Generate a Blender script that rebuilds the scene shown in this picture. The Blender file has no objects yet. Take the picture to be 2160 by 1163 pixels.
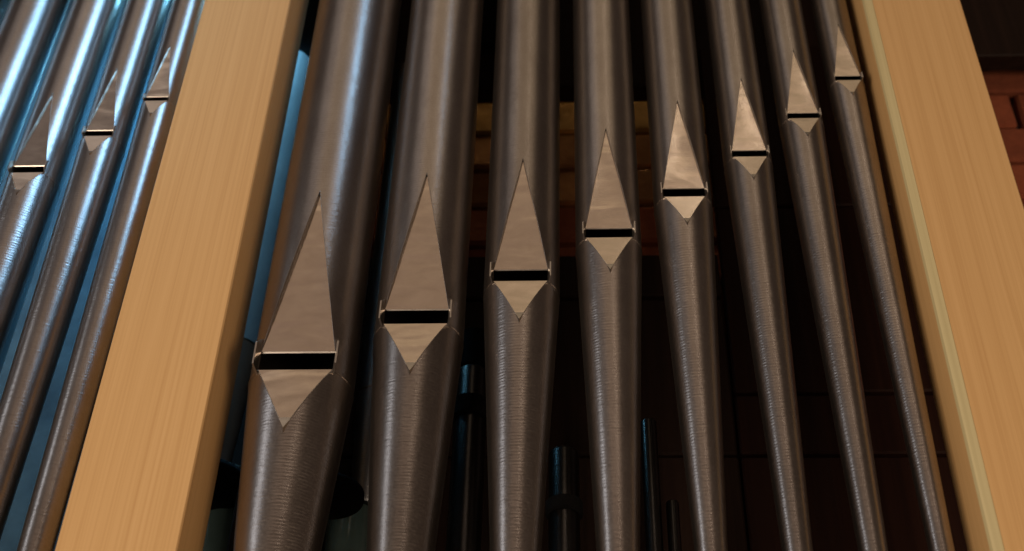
import bpy, math, random
from mathutils import Matrix, Vector

random.seed(7)
rad = math.radians
scene = bpy.context.scene
col = scene.collection

# ------------------------------------------------------------------ camera
cam_data = bpy.data.cameras.new("camera")
cam = bpy.data.objects.new("camera", cam_data)
col.objects.link(cam)
cam_data.sensor_width = 36.0
cam_data.lens = 48.16
cam_data.clip_start = 0.05
cam_data.clip_end = 60.0
cam.matrix_world = (Matrix.Translation((0.0, -1.4, 1.5)) @ Matrix.Rotation(rad(3.5), 4, 'Z')
                    @ Matrix.Rotation(rad(131.0), 4, 'X') @ Matrix.Rotation(rad(1.724), 4, 'Z'))
cam_data.dof.use_dof = True
cam_data.dof.focus_distance = 1.78
cam_data.dof.aperture_fstop = 4.0
scene.camera = cam

# ------------------------------------------------------------------ world and lamps (a dim hall)
world = bpy.data.worlds.new("World")
scene.world = world
world.use_nodes = True
wb = world.node_tree.nodes["Background"]
wb.inputs[0].default_value = (0.044, 0.031, 0.025, 1)
wb.inputs[1].default_value = 1.0
scene.view_settings.view_transform = 'Standard'
scene.view_settings.look = 'None'
scene.view_settings.exposure = 0.0
scene.view_settings.gamma = 1.0


def area(name, loc, target, sx, sy, power, color, spread=180):
    d = bpy.data.lights.new(name, 'AREA')
    d.shape = 'RECTANGLE'
    d.size = sx
    d.size_y = sy
    d.energy = power
    d.color = color
    d.spread = rad(spread)
    o = bpy.data.objects.new(name, d)
    o.location = loc
    o.rotation_euler = (Vector(target) - Vector(loc)).to_track_quat('-Z', 'Y').to_euler()
    col.objects.link(o)
    return o


area("hall_lamp_low", (-2.5, -2.7, 1.1), (0.0, 0, 2.7), 2.0, 1.6, 112, (1.0, 0.83, 0.65))
area("fill_right", (2.2, -2.6, 1.0), (0.0, 0, 2.7), 1.2, 1.2, 50, (1.0, 0.76, 0.55))  # unseen fill, added to warm the shaded side of the left post
area("ceiling_glow_near", (0.0, -2.7, 6.5), (0.0, 0, 2.9), 3.4, 2.2, 9.2, (1.0, 0.78, 0.52))
area("ceiling_glow_far", (0.1, -4.6, 6.2), (0.0, 0, 2.9), 4.4, 1.5, 6.0, (1.0, 0.74, 0.54))
area("ceiling_glow_back", (0.1, -6.4, 5.6), (0.0, 0, 2.9), 5.0, 1.4, 6.6, (1.0, 0.73, 0.58))
area("ceiling_glow_left", (-3.0, -4.4, 6.7), (-0.7, 0, 2.9), 2.4, 2.8, 3.0, (0.92, 0.82, 0.82))
area("ceiling_glow_left_near", (-2.2, -2.6, 6.8), (-0.7, 0, 2.9), 1.6, 1.4, 3.0, (0.95, 0.85, 0.78))
area("highlight_light", (0.81, -4.3, 6.0), (0.0, 0, 2.9), 0.05, 4.2, 3.0, (1.0, 0.84, 0.68))  # added unseen light, stretched long to draw narrow highlights down the pipes
area("window_side", (-3.4, -2.2, 4.0), (0.0, 0, 2.6), 0.7, 1.4, 8, (0.80, 0.88, 1.0))
area("blue_fill_front", (-0.14, -1.0, 4.15), (-0.98, 0.0, 2.98), 0.60, 0.6, 0.85, (0.25, 0.58, 1.0), 34)  # added narrow-spread blue light out of view, aimed at the left-hand pipes
area("blue_fill_case", (-0.60, 0.07, 3.50), (-0.88, 0.36, 3.10), 0.06, 0.25, 6.5, (0.20, 0.64, 1.0))  # added light hidden behind the post, turns the wall behind blue
area("blue_fill_gap", (-0.452, 0.07, 3.75), (-0.475, 0.135, 2.95), 0.02, 0.03, 0.2, (0.20, 0.62, 1.0), 24)  # added small light out of view, tints the rear pipe blue
area("brick_fill", (0.02, 0.352, 3.86), (0.02, 0.362, 3.0), 0.80, 0.02, 3.0, (1.0, 0.66, 0.26))  # added light hidden above the cross beam, brightens the upper bricks
area("brick_fill_right", (0.95, 0.352, 3.96), (0.95, 0.362, 3.0), 0.6, 0.02, 0.55, (1.0, 0.5, 0.2))  # added hidden light for the bricks at the right

# ------------------------------------------------------------------ materials


def new_mat(name):
    m = bpy.data.materials.new(name)
    m.use_nodes = True
    nt = m.node_tree
    return m, nt, nt.nodes["Principled BSDF"]


def node(nt, t, **kw):
    n = nt.nodes.new(t)
    for k, v in kw.items():
        setattr(n, k, v)
    return n


def coords(nt, scale, random_shift=True):
    tc = node(nt, "ShaderNodeTexCoord")
    mp = node(nt, "ShaderNodeMapping")
    mp.inputs["Scale"].default_value = scale
    nt.links.new(tc.outputs["Object"], mp.inputs["Vector"])
    if random_shift:
        oi = node(nt, "ShaderNodeObjectInfo")
        mul = node(nt, "ShaderNodeVectorMath", operation='SCALE')
        mul.inputs[0].default_value = (31.0, 17.0, 23.0)
        nt.links.new(oi.outputs["Random"], mul.inputs["Scale"])
        nt.links.new(mul.outputs[0], mp.inputs["Location"])
    return mp.outputs[0]


def noise(nt, vec, scale=1.0, detail=3.0, rough=0.5, dist=0.0):
    n = node(nt, "ShaderNodeTexNoise")
    n.inputs["Scale"].default_value = scale
    n.inputs["Detail"].default_value = detail
    n.inputs["Roughness"].default_value = rough
    n.inputs["Distortion"].default_value = dist
    nt.links.new(vec, n.inputs["Vector"])
    return n.outputs["Fac"]


def ramp(nt, fac, stops):
    r = node(nt, "ShaderNodeValToRGB")
    e = r.color_ramp.elements
    e[0].position, e[0].color = stops[0][0], (*stops[0][1], 1)
    e[1].position, e[1].color = stops[-1][0], (*stops[-1][1], 1)
    for p, c in stops[1:-1]:
        x = e.new(p)
        x.color = (*c, 1)
    nt.links.new(fac, r.inputs[0])
    return r.outputs[0]


def bump(nt, h, strength, dist, prev=None):
    b = node(nt, "ShaderNodeBump")
    b.inputs["Strength"].default_value = strength
    b.inputs["Distance"].default_value = dist
    nt.links.new(h, b.inputs["Height"])
    if prev is not None:
        nt.links.new(prev, b.inputs["Normal"])
    return b.outputs[0]


def mrange(nt, fac, a, b):
    m = node(nt, "ShaderNodeMapRange")
    m.inputs["To Min"].default_value = a
    m.inputs["To Max"].default_value = b
    nt.links.new(fac, m.inputs["Value"])
    return m.outputs[0]


def metal(name, c0, c1, r0, r1, ripple, dent):
    m, nt, p = new_mat(name)
    p.inputs["Metallic"].default_value = 1.0
    blot = noise(nt, coords(nt, (26, 26, 12)), 1, 5, 0.65)
    speck = noise(nt, coords(nt, (420, 420, 300)), 1, 2, 0.6)
    mix = node(nt, "ShaderNodeMix")
    mix.data_type = 'FLOAT'
    mix.inputs[0].default_value = 0.35
    nt.links.new(blot, mix.inputs[2])
    nt.links.new(speck, mix.inputs[3])
    oi = node(nt, "ShaderNodeObjectInfo")
    hs = node(nt, "ShaderNodeHueSaturation")                       # each sheet is a little lighter or darker
    nt.links.new(mrange(nt, oi.outputs["Random"], 0.88, 1.12), hs.inputs["Value"])
    nt.links.new(ramp(nt, mix.outputs[0], [(0.34, c0), (0.66, c1)]), hs.inputs["Color"])
    nt.links.new(hs.outputs[0], p.inputs["Base Color"])
    fine = noise(nt, coords(nt, (300, 300, 240)), 1, 2, 0.6)
    nt.links.new(mrange(nt, fine, r0, r1), p.inputs["Roughness"])
    chat = noise(nt, coords(nt, (85, 85, 310)), 1, 1.5, 0.5)        # short planing marks round the pipe
    wv = node(nt, "ShaderNodeTexWave")
    wv.wave_type, wv.bands_direction = 'BANDS', 'Z'
    wv.inputs["Scale"].default_value = 72.0
    wv.inputs["Distortion"].default_value = 3.0
    wv.inputs["Detail"].default_value = 1.5
    wv.inputs["Detail Scale"].default_value = 0.35
    nt.links.new(coords(nt, (1, 1, 1)), wv.inputs["Vector"])
    patch = noise(nt, coords(nt, (10, 10, 3.5)), 1, 2, 0.5)
    amt = node(nt, "ShaderNodeMath", operation='MULTIPLY')
    nt.links.new(wv.outputs["Fac"], amt.inputs[0])
    nt.links.new(mrange(nt, patch, -0.35, 1.3), amt.inputs[1])
    low = noise(nt, coords(nt, (14, 14, 9)), 1, 2, 0.5)
    b1 = bump(nt, low, 0.35, dent)
    b2 = bump(nt, amt.outputs[0], 0.5, ripple * 0.38, b1)
    nt.links.new(bump(nt, chat, 0.6, ripple, b2), p.inputs["Normal"])
    return m


def polished(name, c0, c1, r0, wav):
    m, nt, p = new_mat(name)
    p.inputs["Metallic"].default_value = 1.0
    cl = noise(nt, coords(nt, (30, 30, 60)), 1, 3, 0.6, 0.6)
    nt.links.new(ramp(nt, cl, [(0.3, c0), (0.7, c1)]), p.inputs["Base Color"])
    fine = noise(nt, coords(nt, (90, 90, 90)), 1, 3, 0.6)
    nt.links.new(mrange(nt, fine, r0, r0 + 0.1), p.inputs["Roughness"])
    w = noise(nt, coords(nt, (12, 12, 30)), 1, 0.8, 0.5, 0.8)
    nt.links.new(bump(nt, w, 0.5, wav), p.inputs["Normal"])
    return m


def wood(name, c0, c1, c2, rough=0.5, fine=150.0, coat=0.0):
    m, nt, p = new_mat(name)
    g1 = noise(nt, coords(nt, (fine, fine, 1.6)), 1, 4, 0.6, 0.12)
    g2 = noise(nt, coords(nt, (fine * 0.2, fine * 0.2, 0.9)), 1, 3, 0.5, 0.5)
    mix = node(nt, "ShaderNodeMix")
    mix.data_type = 'FLOAT'
    mix.inputs[0].default_value = 0.10
    nt.links.new(g1, mix.inputs[2])
    nt.links.new(g2, mix.inputs[3])
    nt.links.new(ramp(nt, mix.outputs[0], [(0.28, c0), (0.5, c1), (0.72, c2)]), p.inputs["Base Color"])
    p.inputs["Roughness"].default_value = rough
    p.inputs["Coat Weight"].default_value = coat
    p.inputs["Coat Roughness"].default_value = 0.35
    nt.links.new(bump(nt, g1, 0.12, 0.0006), p.inputs["Normal"])
    return m


def matte(name, c0, c1, rough=0.85, scale=30.0, bumpd=0.002, vary=None):
    m, nt, p = new_mat(name)
    n = noise(nt, coords(nt, (scale, scale, scale)), 1, 5, 0.65)
    c = ramp(nt, n, [(0.3, c0), (0.72, c1)])
    if vary:
        oi = node(nt, "ShaderNodeObjectInfo")
        hs = node(nt, "ShaderNodeHueSaturation")
        nt.links.new(mrange(nt, oi.outputs["Random"], 1 - vary, 1 + vary), hs.inputs["Value"])
        nt.links.new(c, hs.inputs["Color"])
        c = hs.outputs[0]
    nt.links.new(c, p.inputs["Base Color"])
    p.inputs["Roughness"].default_value = rough
    nt.links.new(bump(nt, n, 0.6, bumpd), p.inputs["Normal"])
    return m


M = {
    'tin': metal('planed_tin', (0.31, 0.265, 0.235), (0.40, 0.35, 0.313), 0.25, 0.37, 0.00050, 0.0018),
    'lip': polished('burnished_lip', (0.56, 0.465, 0.38), (0.65, 0.55, 0.455), 0.13, 0.0020),
    'ear': polished('ear_metal', (0.40, 0.36, 0.32), (0.50, 0.45, 0.40), 0.26, 0.0003),
    'zinc': metal('grey_zinc', (0.36, 0.38, 0.40), (0.46, 0.48, 0.50), 0.34, 0.46, 0.0005, 0.002),
    'pale_zinc': matte('oxidised_zinc', (0.30, 0.33, 0.35), (0.42, 0.46, 0.48), 0.32, 12, 0.0006),
    'green': matte('green_grey_paint', (0.055, 0.085, 0.078), (0.09, 0.13, 0.12), 0.16, 14, 0.0006),
    'dark_tube': metal('dark_tube', (0.06, 0.056, 0.053), (0.09, 0.084, 0.08), 0.26, 0.36, 0.0006, 0.002),
    'black': matte('black_felt', (0.004, 0.004, 0.004), (0.009, 0.008, 0.008), 0.9, 60, 0.0006),
    'post': wood('pale_beech', (0.48, 0.275, 0.108), (0.545, 0.328, 0.138), (0.585, 0.36, 0.16), 0.45, 240.0, 0.12),
    'edge': wood('pale_edge_band', (0.42, 0.34, 0.17), (0.48, 0.395, 0.205), (0.53, 0.44, 0.235), 0.5, 170.0),
    'dark_wood': wood('dark_timber', (0.012, 0.006, 0.004), (0.018, 0.009, 0.006), (0.026, 0.013, 0.009), 0.6, 90.0),
    'red_wood': wood('red_brown_board', (0.012, 0.004, 0.0025), (0.018, 0.006, 0.0035), (0.025, 0.009, 0.005), 0.6, 80.0),
    'mortar': matte('mortar', (0.055, 0.043, 0.034), (0.10, 0.08, 0.062), 0.95, 80, 0.002),
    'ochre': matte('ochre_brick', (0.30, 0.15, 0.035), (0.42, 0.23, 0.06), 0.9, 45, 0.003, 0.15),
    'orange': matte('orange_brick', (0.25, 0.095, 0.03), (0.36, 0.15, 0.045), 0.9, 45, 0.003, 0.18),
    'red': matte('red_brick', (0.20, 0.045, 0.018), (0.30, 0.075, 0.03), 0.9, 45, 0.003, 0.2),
    'plaster': matte('blue_light_plaster', (0.025, 0.06, 0.095), (0.07, 0.145, 0.20), 0.9, 9, 0.004),  # the blue light on this wall is put into its colour
}
for k in ('dark_wood', 'red_wood'):
    M[k].node_tree.nodes['Principled BSDF'].inputs['Specular IOR Level'].default_value = 0.12
M['black'].node_tree.nodes['Principled BSDF'].inputs['Specular IOR Level'].default_value = 0.1

# ------------------------------------------------------------------ mesh helpers


def link(name, verts, faces, mat, parent=None, normals=None, smooth=False):
    me = bpy.data.meshes.new(name)
    me.from_pydata(verts, [], faces)
    me.materials.append(mat)
    if smooth:
        me.polygons.foreach_set("use_smooth", [True] * len(me.polygons))
    me.update()
    if normals is not None:
        me.normals_split_custom_set_from_vertices(normals)
    o = bpy.data.objects.new(name, me)
    col.objects.link(o)
    if parent is not None:
        o.parent = parent
    return o


def empty(name, loc, label, cat, group=None):
    o = bpy.data.objects.new(name, None)
    o.empty_display_size = 0.05
    o.location = loc
    col.objects.link(o)
    o["label"] = label
    o["category"] = cat
    if group:
        o["group"] = group
    return o


def box_mesh(x0, x1, y0, y1, z0, z1, b=0.002):
    """box with chamfered edges: 24 vertices"""
    v, f = [], []
    cx, cy, cz = (x0 + x1) / 2, (y0 + y1) / 2, (z0 + z1) / 2
    hx, hy, hz = (x1 - x0) / 2, (y1 - y0) / 2, (z1 - z0) / 2
    idx = {}
    for sx in (-1, 1):
        for sy in (-1, 1):
            for sz in (-1, 1):
                for ax in range(3):
                    h = [hx - b, hy - b, hz - b]
                    h[ax] += b
                    idx[(sx, sy, sz, ax)] = len(v)
                    v.append((cx + sx * h[0], cy + sy * h[1], cz + sz * h[2]))
    S = (-1, 1)

    def quad(pts, out):
        p = [Vector(v[i]) for i in pts]
        n = (p[1] - p[0]).cross(p[2] - p[0])
        f.append(tuple(pts) if n.dot(Vector(out)) > 0 else tuple(reversed(pts)))
    for s in S:
        quad([idx[(s, -1, -1, 0)], idx[(s, 1, -1, 0)], idx[(s, 1, 1, 0)], idx[(s, -1, 1, 0)]], (s, 0, 0))
        quad([idx[(-1, s, -1, 1)], idx[(1, s, -1, 1)], idx[(1, s, 1, 1)], idx[(-1, s, 1, 1)]], (0, s, 0))
        quad([idx[(-1, -1, s, 2)], idx[(1, -1, s, 2)], idx[(1, 1, s, 2)], idx[(-1, 1, s, 2)]], (0, 0, s))
    for a in S:
        for c in S:
            quad([idx[(a, c, -1, 0)], idx[(a, c, 1, 0)], idx[(a, c, 1, 1)], idx[(a, c, -1, 1)]], (a, c, 0))
            quad([idx[(a, -1, c, 0)], idx[(a, 1, c, 0)], idx[(a, 1, c, 2)], idx[(a, -1, c, 2)]], (a, 0, c))
            quad([idx[(-1, a, c, 1)], idx[(1, a, c, 1)], idx[(1, a, c, 2)], idx[(-1, a, c, 2)]], (0, a, c))
            for d in S:
                t = [idx[(a, c, d, 0)], idx[(a, c, d, 1)], idx[(a, c, d, 2)]]
                quad(t, (a, c, d))
    return v, f


def lathe(prof, n=48, cx=0.0, cy=0.0):
    """(r, z) profile turned round a vertical axis"""
    v, f = [], []
    for r, z in prof:
        for i in range(n):
            a = 2 * math.pi * i / n
            v.append((cx + r * math.sin(a), cy - r * math.cos(a), z))
    for j in range(len(prof) - 1):
        for i in range(n):
            k = (i + 1) % n
            f.append((j * n + i, j * n + k, (j + 1) * n + k, (j + 1) * n + i))
    f.append(tuple(reversed(range(n))))
    f.append(tuple((len(prof) - 1) * n + i for i in range(n)))
    return v, f


def set_sharp(o, angle=35):
    me = o.data
    me.polygons.foreach_set("use_smooth", [True] * len(me.polygons))
    me.set_sharp_from_angle(angle=rad(angle))


# ------------------------------------------------------------------ wooden posts of the case


def post(x0, x1, y0, y1, chamfer_side, label):
    z0, z1 = 1.2, 4.9
    t = empty("wooden_post", ((x0 + x1) / 2, (y0 + y1) / 2, z0), label, "post", "pale wooden posts of the organ case")
    hx, hy, h = (x1 - x0) / 2, (y1 - y0) / 2, z1 - z0
    b = 0.0018
    pts = [(-hx, -hy + b), (-hx + b, -hy), (hx - b, -hy), (hx, -hy + b), (hx, hy), (-hx, hy)]
    if chamfer_side == 'left':
        c = 0.0105
        pts = [(-hx, -hy + c * 1.1), (-hx + c * 0.15, -hy + c * 0.6), (-hx + c * 0.9, -hy + 0.0012), (-hx + c * 1.1, -hy),
               (hx - b, -hy), (hx, -hy + b), (hx, hy), (-hx, hy)]
    n = len(pts)
    v = [(x, y, 0) for x, y in pts] + [(x, y, h) for x, y in pts]
    f = [(i, (i + 1) % n, n + (i + 1) % n, n + i) for i in range(n)]
    f += [tuple(reversed(range(n))), tuple(range(n, 2 * n))]
    sh = link("shaft", v, f, M['post'], t)
    if chamfer_side == 'left':
        e = 0.0012
        q = [(pts[i][0] - e * 0.8, pts[i][1] - e * 0.8) for i in range(0, 4)]
        q += [(pts[i][0] + e, pts[i][1] + e) for i in (3, 0)]
        n = len(q)
        v = [(x, y, 0.01) for x, y in q] + [(x, y, h - 0.01) for x, y in q]
        f = [(i, (i + 1) % n, n + (i + 1) % n, n + i) for i in range(n)]
        f += [tuple(reversed(range(n))), tuple(range(n, 2 * n))]
        link("edge_band", v, f, M['edge'], t)
    return t


post(-0.5872, -0.4478, -0.06, 0.033, None, "pale wooden post between the blue-lit pipes and the widest pipe")
post(0.452, 0.5973, -0.06, 0.03, 'left', "pale wooden post beside the narrowest pipe and the red bricks")

# ------------------------------------------------------------------ front pipes
TOE = 1.90


def front_pipe(x, R, zl, cut, lowh, toph, zb, rb, ztop, label, group, mouth=0.707, nseg=72):
    t = empty("organ_pipe", (x, 0, TOE), label, "organ pipe", group)
    z0 = TOE
    a0 = math.asin(mouth)
    w0 = R * math.sin(a0)
    zu = zl + cut
    zT = zu + toph
    zA = zl - lowh
    slope = (R - rb) / (zl - zb)

    def foot_r(z):
        return R - slope * (zl - z)

    def sheet(rows, name, capped):
        v, f, nn = [], [], []
        for z, r, a, sl in rows:
            for i in range(nseg + 1):
                g = a + (2 * math.pi - 2 * a) * i / nseg
                v.append((r * math.sin(g), -r * math.cos(g), z - z0))
                nn.append(Vector((math.sin(g), -math.cos(g), -sl)).normalized())
        w = nseg + 1
        for j in range(len(rows) - 1):
            for i in range(nseg):
                f.append((j * w + i, j * w + i + 1, (j + 1) * w + i + 1, (j + 1) * w + i))
        if capped:
            k = (len(rows) - 1) * w
            f.append(tuple(k + i for i in range(nseg)))
        return link(name, v, f, M['tin'], t, [tuple(q) for q in nn], True)

    # body: cylinder with the slot and the pointed notch of the upper lip left open
    rows = [(zl, R, a0, 0), (zu, R, a0, 0)]
    nt_ = 18
    edge = []
    for j in range(nt_ + 1):
        s = j / nt_
        w = w0 * (1 - s)
        edge.append((zu + toph * s, w))
        if j:
            rows.append((zu + toph * s, R, math.asin(w / R), 0))
    for j in range(1, 13):
        rows.append((zT + (ztop - zT) * j / 12, R, 0.0, 0))
    sheet(rows, "body", True)

    # upper lip: pressed in, flat, with the little step up to the round wall
    dT = 0.95 * R
    d0 = R * math.cos(a0)
    v, f = [], []
    ncol = 8
    for j, (z, w) in enumerate(edge):
        s = j / nt_
        d = d0 - 0.002 * R + (dT - d0) * s
        for i in range(ncol + 1):
            u = -1 + 2 * i / ncol
            bow = 0.012 * R * (1 - u * u) * math.sin(math.pi * min(1, s * 1.4))
            v.append((u * w, -d + bow, z - z0))
    for j in range(nt_):
        for i in range(ncol):
            a = j * (ncol + 1) + i
            f.append((a, a + 1, a + ncol + 2, a + ncol + 1))
    lip = link("upper_lip", v, f, M['lip'], t, None, True)
    # cut edge of the lip sheet, a thin bright line over the slot
    e = 0.02 * R
    v = [(-w0, -d0 + 0.002 * R, zu - z0), (w0, -d0 + 0.002 * R, zu - z0), (w0 * 0.995, -d0 + e, zu - e * 1.2 - z0), (-w0 * 0.995, -d0 + e, zu - e * 1.2 - z0),
         (w0 * 0.995, -d0 + 2 * e, zu - z0), (-w0 * 0.995, -d0 + 2 * e, zu - z0)]
    link("lip_edge", v, [(0, 3, 2, 1), (3, 5, 4, 2)], M['ear'], lip)
    v, f = [], []
    for s_ in (-1, 1):
        k = len(v)
        for j, (z, w) in enumerate(edge):
            d = d0 - 0.002 * R + (dT - d0) * j / nt_
            v.append((s_ * w, -d, z - z0))
            v.append((s_ * w, -math.sqrt(R * R - w * w) - 0.0001, z - z0))
        for j in range(nt_):
            q = (k + 2 * j, k + 2 * j + 1, k + 2 * j + 3, k + 2 * j + 2)
            f.append(q if s_ < 0 else tuple(reversed(q)))
    link("lip_step", v, f, M['ear'], lip)

    # foot: cone with the pointed notch of the lower lip
    rows, ledge = [], []
    nl = 12
    for j in range(nl + 1):
        s = j / nl
        z = zl - lowh * s
        w = w0 * (1 - s)
        r = foot_r(z)
        ledge.append((z, w, r))
        rows.append((z, r, math.asin(min(1, w / r)) if w > 0 else 0.0, slope))
    nb = 10
    for j in range(1, nb + 1):
        z = zA + (zb - zA) * j / nb
        rows.append((z, foot_r(z), 0.0, slope))
    rt = min(0.011, rb * 0.7)
    for j in range(1, 5):
        z = zb + (TOE - zb) * j / 4
        rows.append((z, rb + (rt - rb) * j / 4, 0.0, (rb - rt) / (zb - TOE)))
    rows.reverse()
    sheet(rows, "foot", False)

    # lower lip
    dA = 0.86 * ledge[-1][2]
    v, f = [], []
    for j, (z, w, r) in enumerate(ledge):
        s = j / nl
        d = d0 - 0.002 * R + (dA - d0) * s
        for i in range(ncol + 1):
            u = -1 + 2 * i / ncol
            v.append((u * w, -d, z - z0))
    for j in range(nl):
        for i in range(ncol):
            a = j * (ncol + 1) + i
            f.append((a, a + ncol + 1, a + ncol + 2, a + 1))
    low = link("lower_lip", v, f, M['lip'], t, None, True)
    v, f = [], []
    for s_ in (-1, 1):
        k = len(v)
        for j, (z, w, r) in enumerate(ledge):
            d = d0 - 0.002 * R + (dA - d0) * j / nl
            v.append((s_ * w, -d, z - z0))
            v.append((s_ * w, -math.sqrt(max(r * r - w * w, 0)) - 0.0001, z - z0))
        for j in range(nl):
            q = (k + 2 * j, k + 2 * j + 1, k + 2 * j + 3, k + 2 * j + 2)
            f.append(q if s_ > 0 else tuple(reversed(q)))
    link("lip_step", v, f, M['ear'], low)

    # fine solder rims along the folded edges
    for nm, path, rr, par in (
            ("rim", [(w, -math.sqrt(max(r * r - w * w, 0)), z - z0) for z, w, r in ledge], 0.010 * R, low),
            ("rim", [(w, -math.sqrt(R * R - w * w), z - z0) for z, w in edge], 0.007 * R, lip)):
        for s_ in (-1, 1):
            v, f = [], []
            for px, py, pz in path:
                for k in range(5):
                    q = 2 * math.pi * k / 5
                    v.append((s_ * px + rr * math.cos(q), py + rr * math.sin(q), pz))
            for j in range(len(path) - 1):
                for k in range(5):
                    k2 = (k + 1) % 5
                    f.append((j * 5 + k, j * 5 + k2, (j + 1) * 5 + k2, (j + 1) * 5 + k))
            link(nm, v, f, M['ear'], par, None, True)

    # raised burr under the point of the lower lip
    rA = ledge[-1][2]
    q = 10
    zq, wq, rq = ledge[q]
    sq = math.sqrt(rq * rq - wq * wq)
    dz = 0.10 * R
    rB = foot_r(zA - dz)
    v = [(-wq, -sq, zq - z0), (0, -rA - 0.05 * R, zA - z0), (0, -rB, zA - dz - z0), (wq, -sq, zq - z0)]
    link("lip_tip", v, [(0, 2, 1), (1, 2, 3), (0, 1, 3)], M['ear'], low)

    # languid: the plate across the pipe behind the slot
    ring = []
    for i in range(33):
        g = a0 + (2 * math.pi - 2 * a0) * i / 32
        ring.append((0.985 * R * math.sin(g), -0.985 * R * math.cos(g)))
    ring[0] = (0.97 * w0, -d0 + 0.03 * R)
    ring[-1] = (-0.97 * w0, -d0 + 0.03 * R)
    n = len(ring)
    v = [(a, b, zl - 0.001 - z0) for a, b in ring] + [(a, b, zl - 0.004 - z0) for a, b in ring]
    f = [tuple(range(n)), tuple(reversed(range(n, 2 * n)))] + [(i, n + i, n + (i + 1) % n, (i + 1) % n) for i in range(n)]
    link("languid", v, f, M['dark_tube'], t)

    # solder seam round the joint of body and foot
    v, f = [], []
    rr = max(0.0005, 0.011 * R)
    m = 64
    for i in range(m + 1):
        g = a0 + 0.06 + (2 * math.pi - 2 * a0 - 0.12) * i / m
        for k in range(6):
            q = 2 * math.pi * k / 6
            r = R + rr * 0.9 * math.cos(q)
            v.append((r * math.sin(g), -r * math.cos(g), zl - 0.002 + rr * math.sin(q) - z0))
    for i in range(m):
        for k in range(6):
            k2 = (k + 1) % 6
            f.append((i * 6 + k, i * 6 + k2, (i + 1) * 6 + k2, (i + 1) * 6 + k))
    link("solder_seam", v, f, M['tin'], t, None, True)

    # ears either side of the slot
    for s_ in (-1, 1):
        xa, xb = s_ * (w0 + 0.012 * R), s_ * (w0 + 0.07 * R)
        ya, yb = -d0 + 0.03 * R, -d0 - 0.19 * R
        e0, e1 = zl - 0.22 * cut, zl + 1.8 * cut
        th = 0.016 * R
        p = [(xa, ya, e0), (xb, yb, e0 + 0.25 * cut), (xb, yb, e1 - 0.55 * cut), (xa, ya, e1)]
        v = [(a - s_ * th, b, c - z0) for a, b, c in p] + [(a + s_ * th, b, c - z0) for a, b, c in p]
        f = [(0, 1, 2, 3), (7, 6, 5, 4), (0, 4, 5, 1), (1, 5, 6, 2), (2, 6, 7, 3), (3, 7, 4, 0)]
        if s_ > 0:
            f = [tuple(reversed(q)) for q in f]
        link("ear", v, f, M['ear'], t)
    return t


G1 = "front pipes between the two wooden posts"
ORD = ["widest organ pipe with the lowest mouth, right beside the wooden post",
       "second widest pipe between the posts, one right of the widest",
       "third pipe from the left between the two wooden posts",
       "fourth pipe from the left between the two wooden posts, near the middle",
       "fifth pipe from the left between the two wooden posts",
       "sixth pipe between the posts, third from the right-hand post",
       "slender pipe next to the narrowest one, second from the right-hand post",
       "narrowest pipe with the highest mouth, against the right-hand post"]
FRONT = [  # x, R, z mouth, cut-up, lower lip, upper lip, z and r low on the foot
    (-0.3498, 0.0666, 2.5262, 0.0285, 0.098, 0.265, 2.3057, 0.0508),
    (-0.2052, 0.0587, 2.6030, 0.0241, 0.086, 0.234, 2.3056, 0.0399),
    (-0.0720, 0.0510, 2.6783, 0.0202, 0.075, 0.196, 2.3054, 0.0300),
    (0.0462, 0.0452, 2.7580, 0.0173, 0.068, 0.185, 2.3053, 0.0251),
    (0.1526, 0.0408, 2.8365, 0.0163, 0.060, 0.170, 2.3052, 0.0190),
    (0.2508, 0.0346, 2.9187, 0.0131, 0.053, 0.146, 2.3050, 0.0175),
    (0.3363, 0.0321, 2.9992, 0.0120, 0.046, 0.133, 2.3050, 0.0165),
    (0.4136, 0.0270, 3.0858, 0.0101, 0.041, 0.115, 2.3049, 0.0142)]
for a, lab in zip(FRONT, ORD):
    front_pipe(*a, 4.35, lab, G1)

G2 = "blue-lit front pipes left of the wooden post"
LEFT = [
    (-1.0060, 0.0440, 2.7350, 0.0180, 0.064, 0.190, 2.30, 0.034, "blue-lit pipe in the top left corner of the picture"),
    (-0.8930, 0.0390, 2.8220, 0.0160, 0.058, 0.170, 2.30, 0.029, "blue-lit pipe whose mouth lies out of view, left of the three mouths"),
    (-0.7934, 0.0341, 2.9020, 0.0142, 0.051, 0.151, 2.30, 0.024, "blue-lit pipe with the lowest of the three mouths on the left"),
    (-0.7075, 0.0300, 2.9811, 0.0126, 0.047, 0.135, 2.30, 0.0205, "blue-lit pipe with the middle one of the three mouths on the left"),
    (-0.6365, 0.0255, 3.0618, 0.0096, 0.040, 0.115, 2.30, 0.018, "slim blue-lit pipe touching the left edge of the wooden post")]
for a in LEFT:
    front_pipe(a[0], a[1] * 1.10, *a[2:7], a[7] * 1.12, 4.35, a[8], G2, 0.643)

# ------------------------------------------------------------------ brick wall behind the pipes
WY = 0.38
wall = empty("brick_wall", (0, WY, 2.3), "red and ochre brick wall seen through the gaps and right of the posts", "wall")
v, f = box_mesh(-0.62, 1.45, 0.012, 0.12, 0.0, 2.1, 0.002)
link("mortar_bed", v, f, M['mortar'], wall)
BL, BH, JT = 0.245, 0.083, 0.011
variants = []
for k in range(6):
    bv, bf = box_mesh(-BL / 2, BL / 2, -0.012, 0.04, -BH / 2, BH / 2, 0.005)
    bv = [(x + random.uniform(-1, 1) * 0.002, y + random.uniform(-1, 1) * 0.0015, z + random.uniform(-1, 1) * 0.0018) for x, y, z in bv]
    variants.append((bv, bf))
brick_mesh = {}
for mk in ('ochre', 'orange', 'red'):
    for k, (bv, bf) in enumerate(variants):
        me = bpy.data.meshes.new("brick")
        me.from_pydata(bv, [], bf)
        me.materials.append(M[mk])
        brick_mesh[(mk, k)] = me
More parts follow.
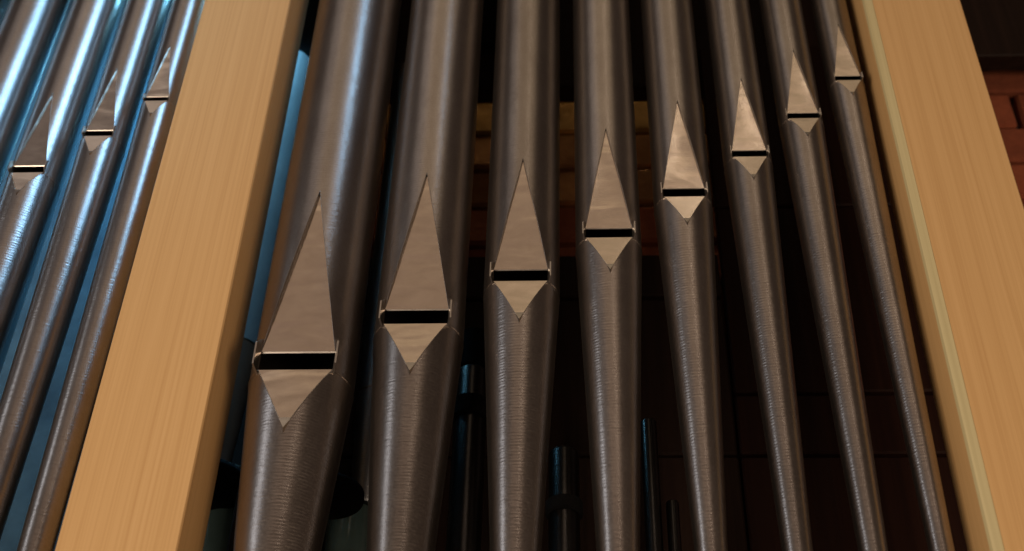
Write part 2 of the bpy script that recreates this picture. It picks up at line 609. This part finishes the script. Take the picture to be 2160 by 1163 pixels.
zc = 2.971
row = 0
while zc < 4.25:
    off = (row % 2) * (BL + JT) / 2
    x = -0.45 + off
    while x < 1.3:
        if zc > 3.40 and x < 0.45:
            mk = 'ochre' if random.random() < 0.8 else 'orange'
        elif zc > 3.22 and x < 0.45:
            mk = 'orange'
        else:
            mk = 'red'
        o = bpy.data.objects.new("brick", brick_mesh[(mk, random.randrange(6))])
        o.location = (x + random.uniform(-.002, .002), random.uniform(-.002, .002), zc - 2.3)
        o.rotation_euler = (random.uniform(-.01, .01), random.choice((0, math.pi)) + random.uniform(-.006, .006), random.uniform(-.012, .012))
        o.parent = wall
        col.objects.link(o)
        x += BL + JT
    zc += BH + JT
    row += 1

# plaster behind the left-hand pipes, blue light painted into its colour
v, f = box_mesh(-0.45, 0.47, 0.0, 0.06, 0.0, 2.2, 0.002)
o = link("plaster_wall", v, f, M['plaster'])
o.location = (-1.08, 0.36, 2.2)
o["label"] = "wall painted with blue light in the gaps between the left-hand pipes"
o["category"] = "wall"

# ------------------------------------------------------------------ dark timbers behind
def timber(name, x0, x1, y0, y1, z0, z1, mat, label, cat):
    v, f = box_mesh(x0, x1, y0, y1, 0, z1 - z0, 0.003)
    o = link(name, v, f, M[mat])
    o.location = (0, 0, z0)
    o["label"] = label
    o["category"] = cat
    return o


timber("cross_beam", -0.42, 0.612, 0.295, 0.335, 3.442, 3.84, 'dark_wood', "dark brown cross beam above the bricks behind the middle pipes", "beam")
timber("shade_board", 0.62, 1.3, 0.295, 0.335, 3.51, 3.92, 'dark_wood', "black-brown board standing in for shadow at the top right corner above the red bricks", "beam")  # dark board put in for the shadow over the upper bricks
timber("dark_gap_strip", -0.172, -0.140, 0.215, 0.246, 3.475, 3.9, 'black', "black upright bracket standing in for a dark gap right of the second widest pipe", "strip")  # black piece put in to paint the darkness of a gap
timber("light_baffle", -0.435, -0.425, 0.085, 0.355, 2.2, 4.6, 'dark_wood', "dark partition behind the widest pipe, added to block the blue light", "baffle")  # added board, keeps blue light out of the middle bay
timber("back_board", -0.605, -0.437, 0.335, 0.352, 2.2, 4.6, 'black', "black board in the gap above the blue-lit rear pipe", "board")
panel = empty("board_screen", (0, 0.27, 2.2), "dark brown board screen low behind the middle and right pipes", "screen")
for (z0, z1, y) in ((0.0, 0.405, 0.0), (0.412, 0.705, 0.004), (0.712, 0.80, 0.002)):
    v, f = box_mesh(-0.42, 0.232, y, y + 0.02, z0, z1, 0.003)
    link("board", v, f, M['dark_wood'], panel)
for (z0, z1, y) in ((0.0, 0.405, 0.001), (0.412, 0.516, 0.003), (0.52, 0.90, 0.0), (0.907, 1.32, 0.003)):
    v, f = box_mesh(0.236, 0.60, y, y + 0.02, z0, z1, 0.003)
    link("board", v, f, M['red_wood'], panel)

# ------------------------------------------------------------------ pipes standing behind the front row


def rear_pipe(x, y, R, zl, zb, rb, ztop, mat, label):
    t = empty("rear_pipe", (x, y, zb), label, "organ pipe")
    b = link("body", *lathe([(R, zl - zb), (R, (zl + ztop) / 2 - zb), (R, ztop - 0.001 - zb), (R - 0.001, ztop - zb)]), M[mat], t)
    set_sharp(b)
    ft = link("foot", *lathe([(rb * 0.9, 0), (rb, 0.004), (R * 0.985, zl - 0.0006 - zb)]), M[mat], t)
    set_sharp(ft)
    s = link("solder_seam", *lathe([(R * 0.99, zl - 0.002 - zb), (R * 1.018, zl - 0.001 - zb), (R * 1.018, zl + 0.001 - zb), (R * 0.99, zl + 0.002 - zb)]), M['ear'], t)
    set_sharp(s)
    return t


rear_pipe(-0.4971, 0.16, 0.036, 2.7187, 2.51, 0.024, 3.36, 'pale_zinc', "blue-lit rear pipe in the gap between wooden post and widest pipe")
rear_pipe(-0.2945, 0.24, 0.032, 2.690, 2.502, 0.022, 3.42, 'zinc', "grey rear pipe in the gap between the two widest pipes")
rear_pipe(-0.885, 0.17, 0.040, 2.66, 2.2, 0.026, 4.2, 'zinc', "rear pipe glimpsed left of the lowest blue-lit mouth")


def wind_tube(x, y, r, ztop, label):
    t = empty("wind_tube", (x, y, 2.05), label, "tube", "green wind tubes low behind the widest pipe")
    h = ztop - 2.05
    tb = link("tube", *lathe([(r, 0), (r, h * 0.5), (r, h - 0.006), (r * 0.97, h - 0.002), (r * 0.9, h)]), M['green'], t)
    set_sharp(tb, 60)
    return t


def round_plate(x, y, r, z, label):
    t = empty("round_plate", (x, y, 2.05), label, "plate", "dark round plates low behind the widest pipe")
    h = z - 2.05
    d = link("plate", *lathe([(r * 0.985, h - 0.012), (r, h - 0.010), (r, h - 0.002), (r * 0.985, h)], 56), M['black'], t)
    set_sharp(d)
    link("stem", *lathe([(0.009, 0), (0.009, h - 0.0125)], 24), M['dark_tube'], t, None, True)
    return t


wind_tube(-0.316, 0.25, 0.036, 2.50, "green wind tube low in the gap between the two widest pipes")
wind_tube(-0.487, 0.25, 0.036, 2.56, "green wind tube low in the gap beside the wooden post")
round_plate(-0.3334, 0.145, 0.052, 2.4694, "dark round plate over the green tube between the two widest pipes")
round_plate(-0.5036, 0.16, 0.0615, 2.498, "dark round plate over the green tube beside the wooden post")


def stopped_pipe(x, y, r, ztop, collar, cap, mat, label):
    z0 = 2.1
    t = empty("small_rear_pipe", (x, y, z0), label, "organ pipe", "small dark pipes low behind the front row")
    h = ztop - z0
    b = link("body", *lathe([(r * 0.92, 0), (r, h * 0.5), (r, h - r * 0.25), (r * 0.93, h - r * 0.07), (r * 0.8, h)], 32), M[mat], t)
    set_sharp(b, 50)
    if collar:
        c0, c1 = collar
        c = link("collar", *lathe([(r * 1.02, c0 - z0), (r * 1.2, c0 + 0.002 - z0), (r * 1.2, c1 - 0.002 - z0), (r * 1.02, c1 - z0)], 32), M['black'], t)
        set_sharp(c)
    if cap:
        c = link("stopper", *lathe([(r * 0.75, h + 0.001), (r * 0.9, h + 0.004), (r * 0.9, h + cap - 0.003), (r * 0.75, h + cap)], 32), M['black'], t)
        set_sharp(c)
    return t


stopped_pipe(-0.1465, 0.15, 0.0225, 2.6694, (2.5838, 2.6158), 0.068, 'dark_tube', "thin dark pipe with black collar between second and third pipe")
stopped_pipe(-0.0174, 0.15, 0.0205, 2.5326, (2.4335, 2.4549), 0, 'dark_tube', "dark round-topped pipe low between third and fourth pipe")
stopped_pipe(0.0977, 0.15, 0.0113, 2.5822, None, 0, 'dark_tube', "slim dark pipe low between fourth and fifth pipe, the taller one")
stopped_pipe(0.1235, 0.15, 0.0085, 2.4545, None, 0, 'dark_tube', "slim dark pipe low between fourth and fifth pipe, the shorter one")
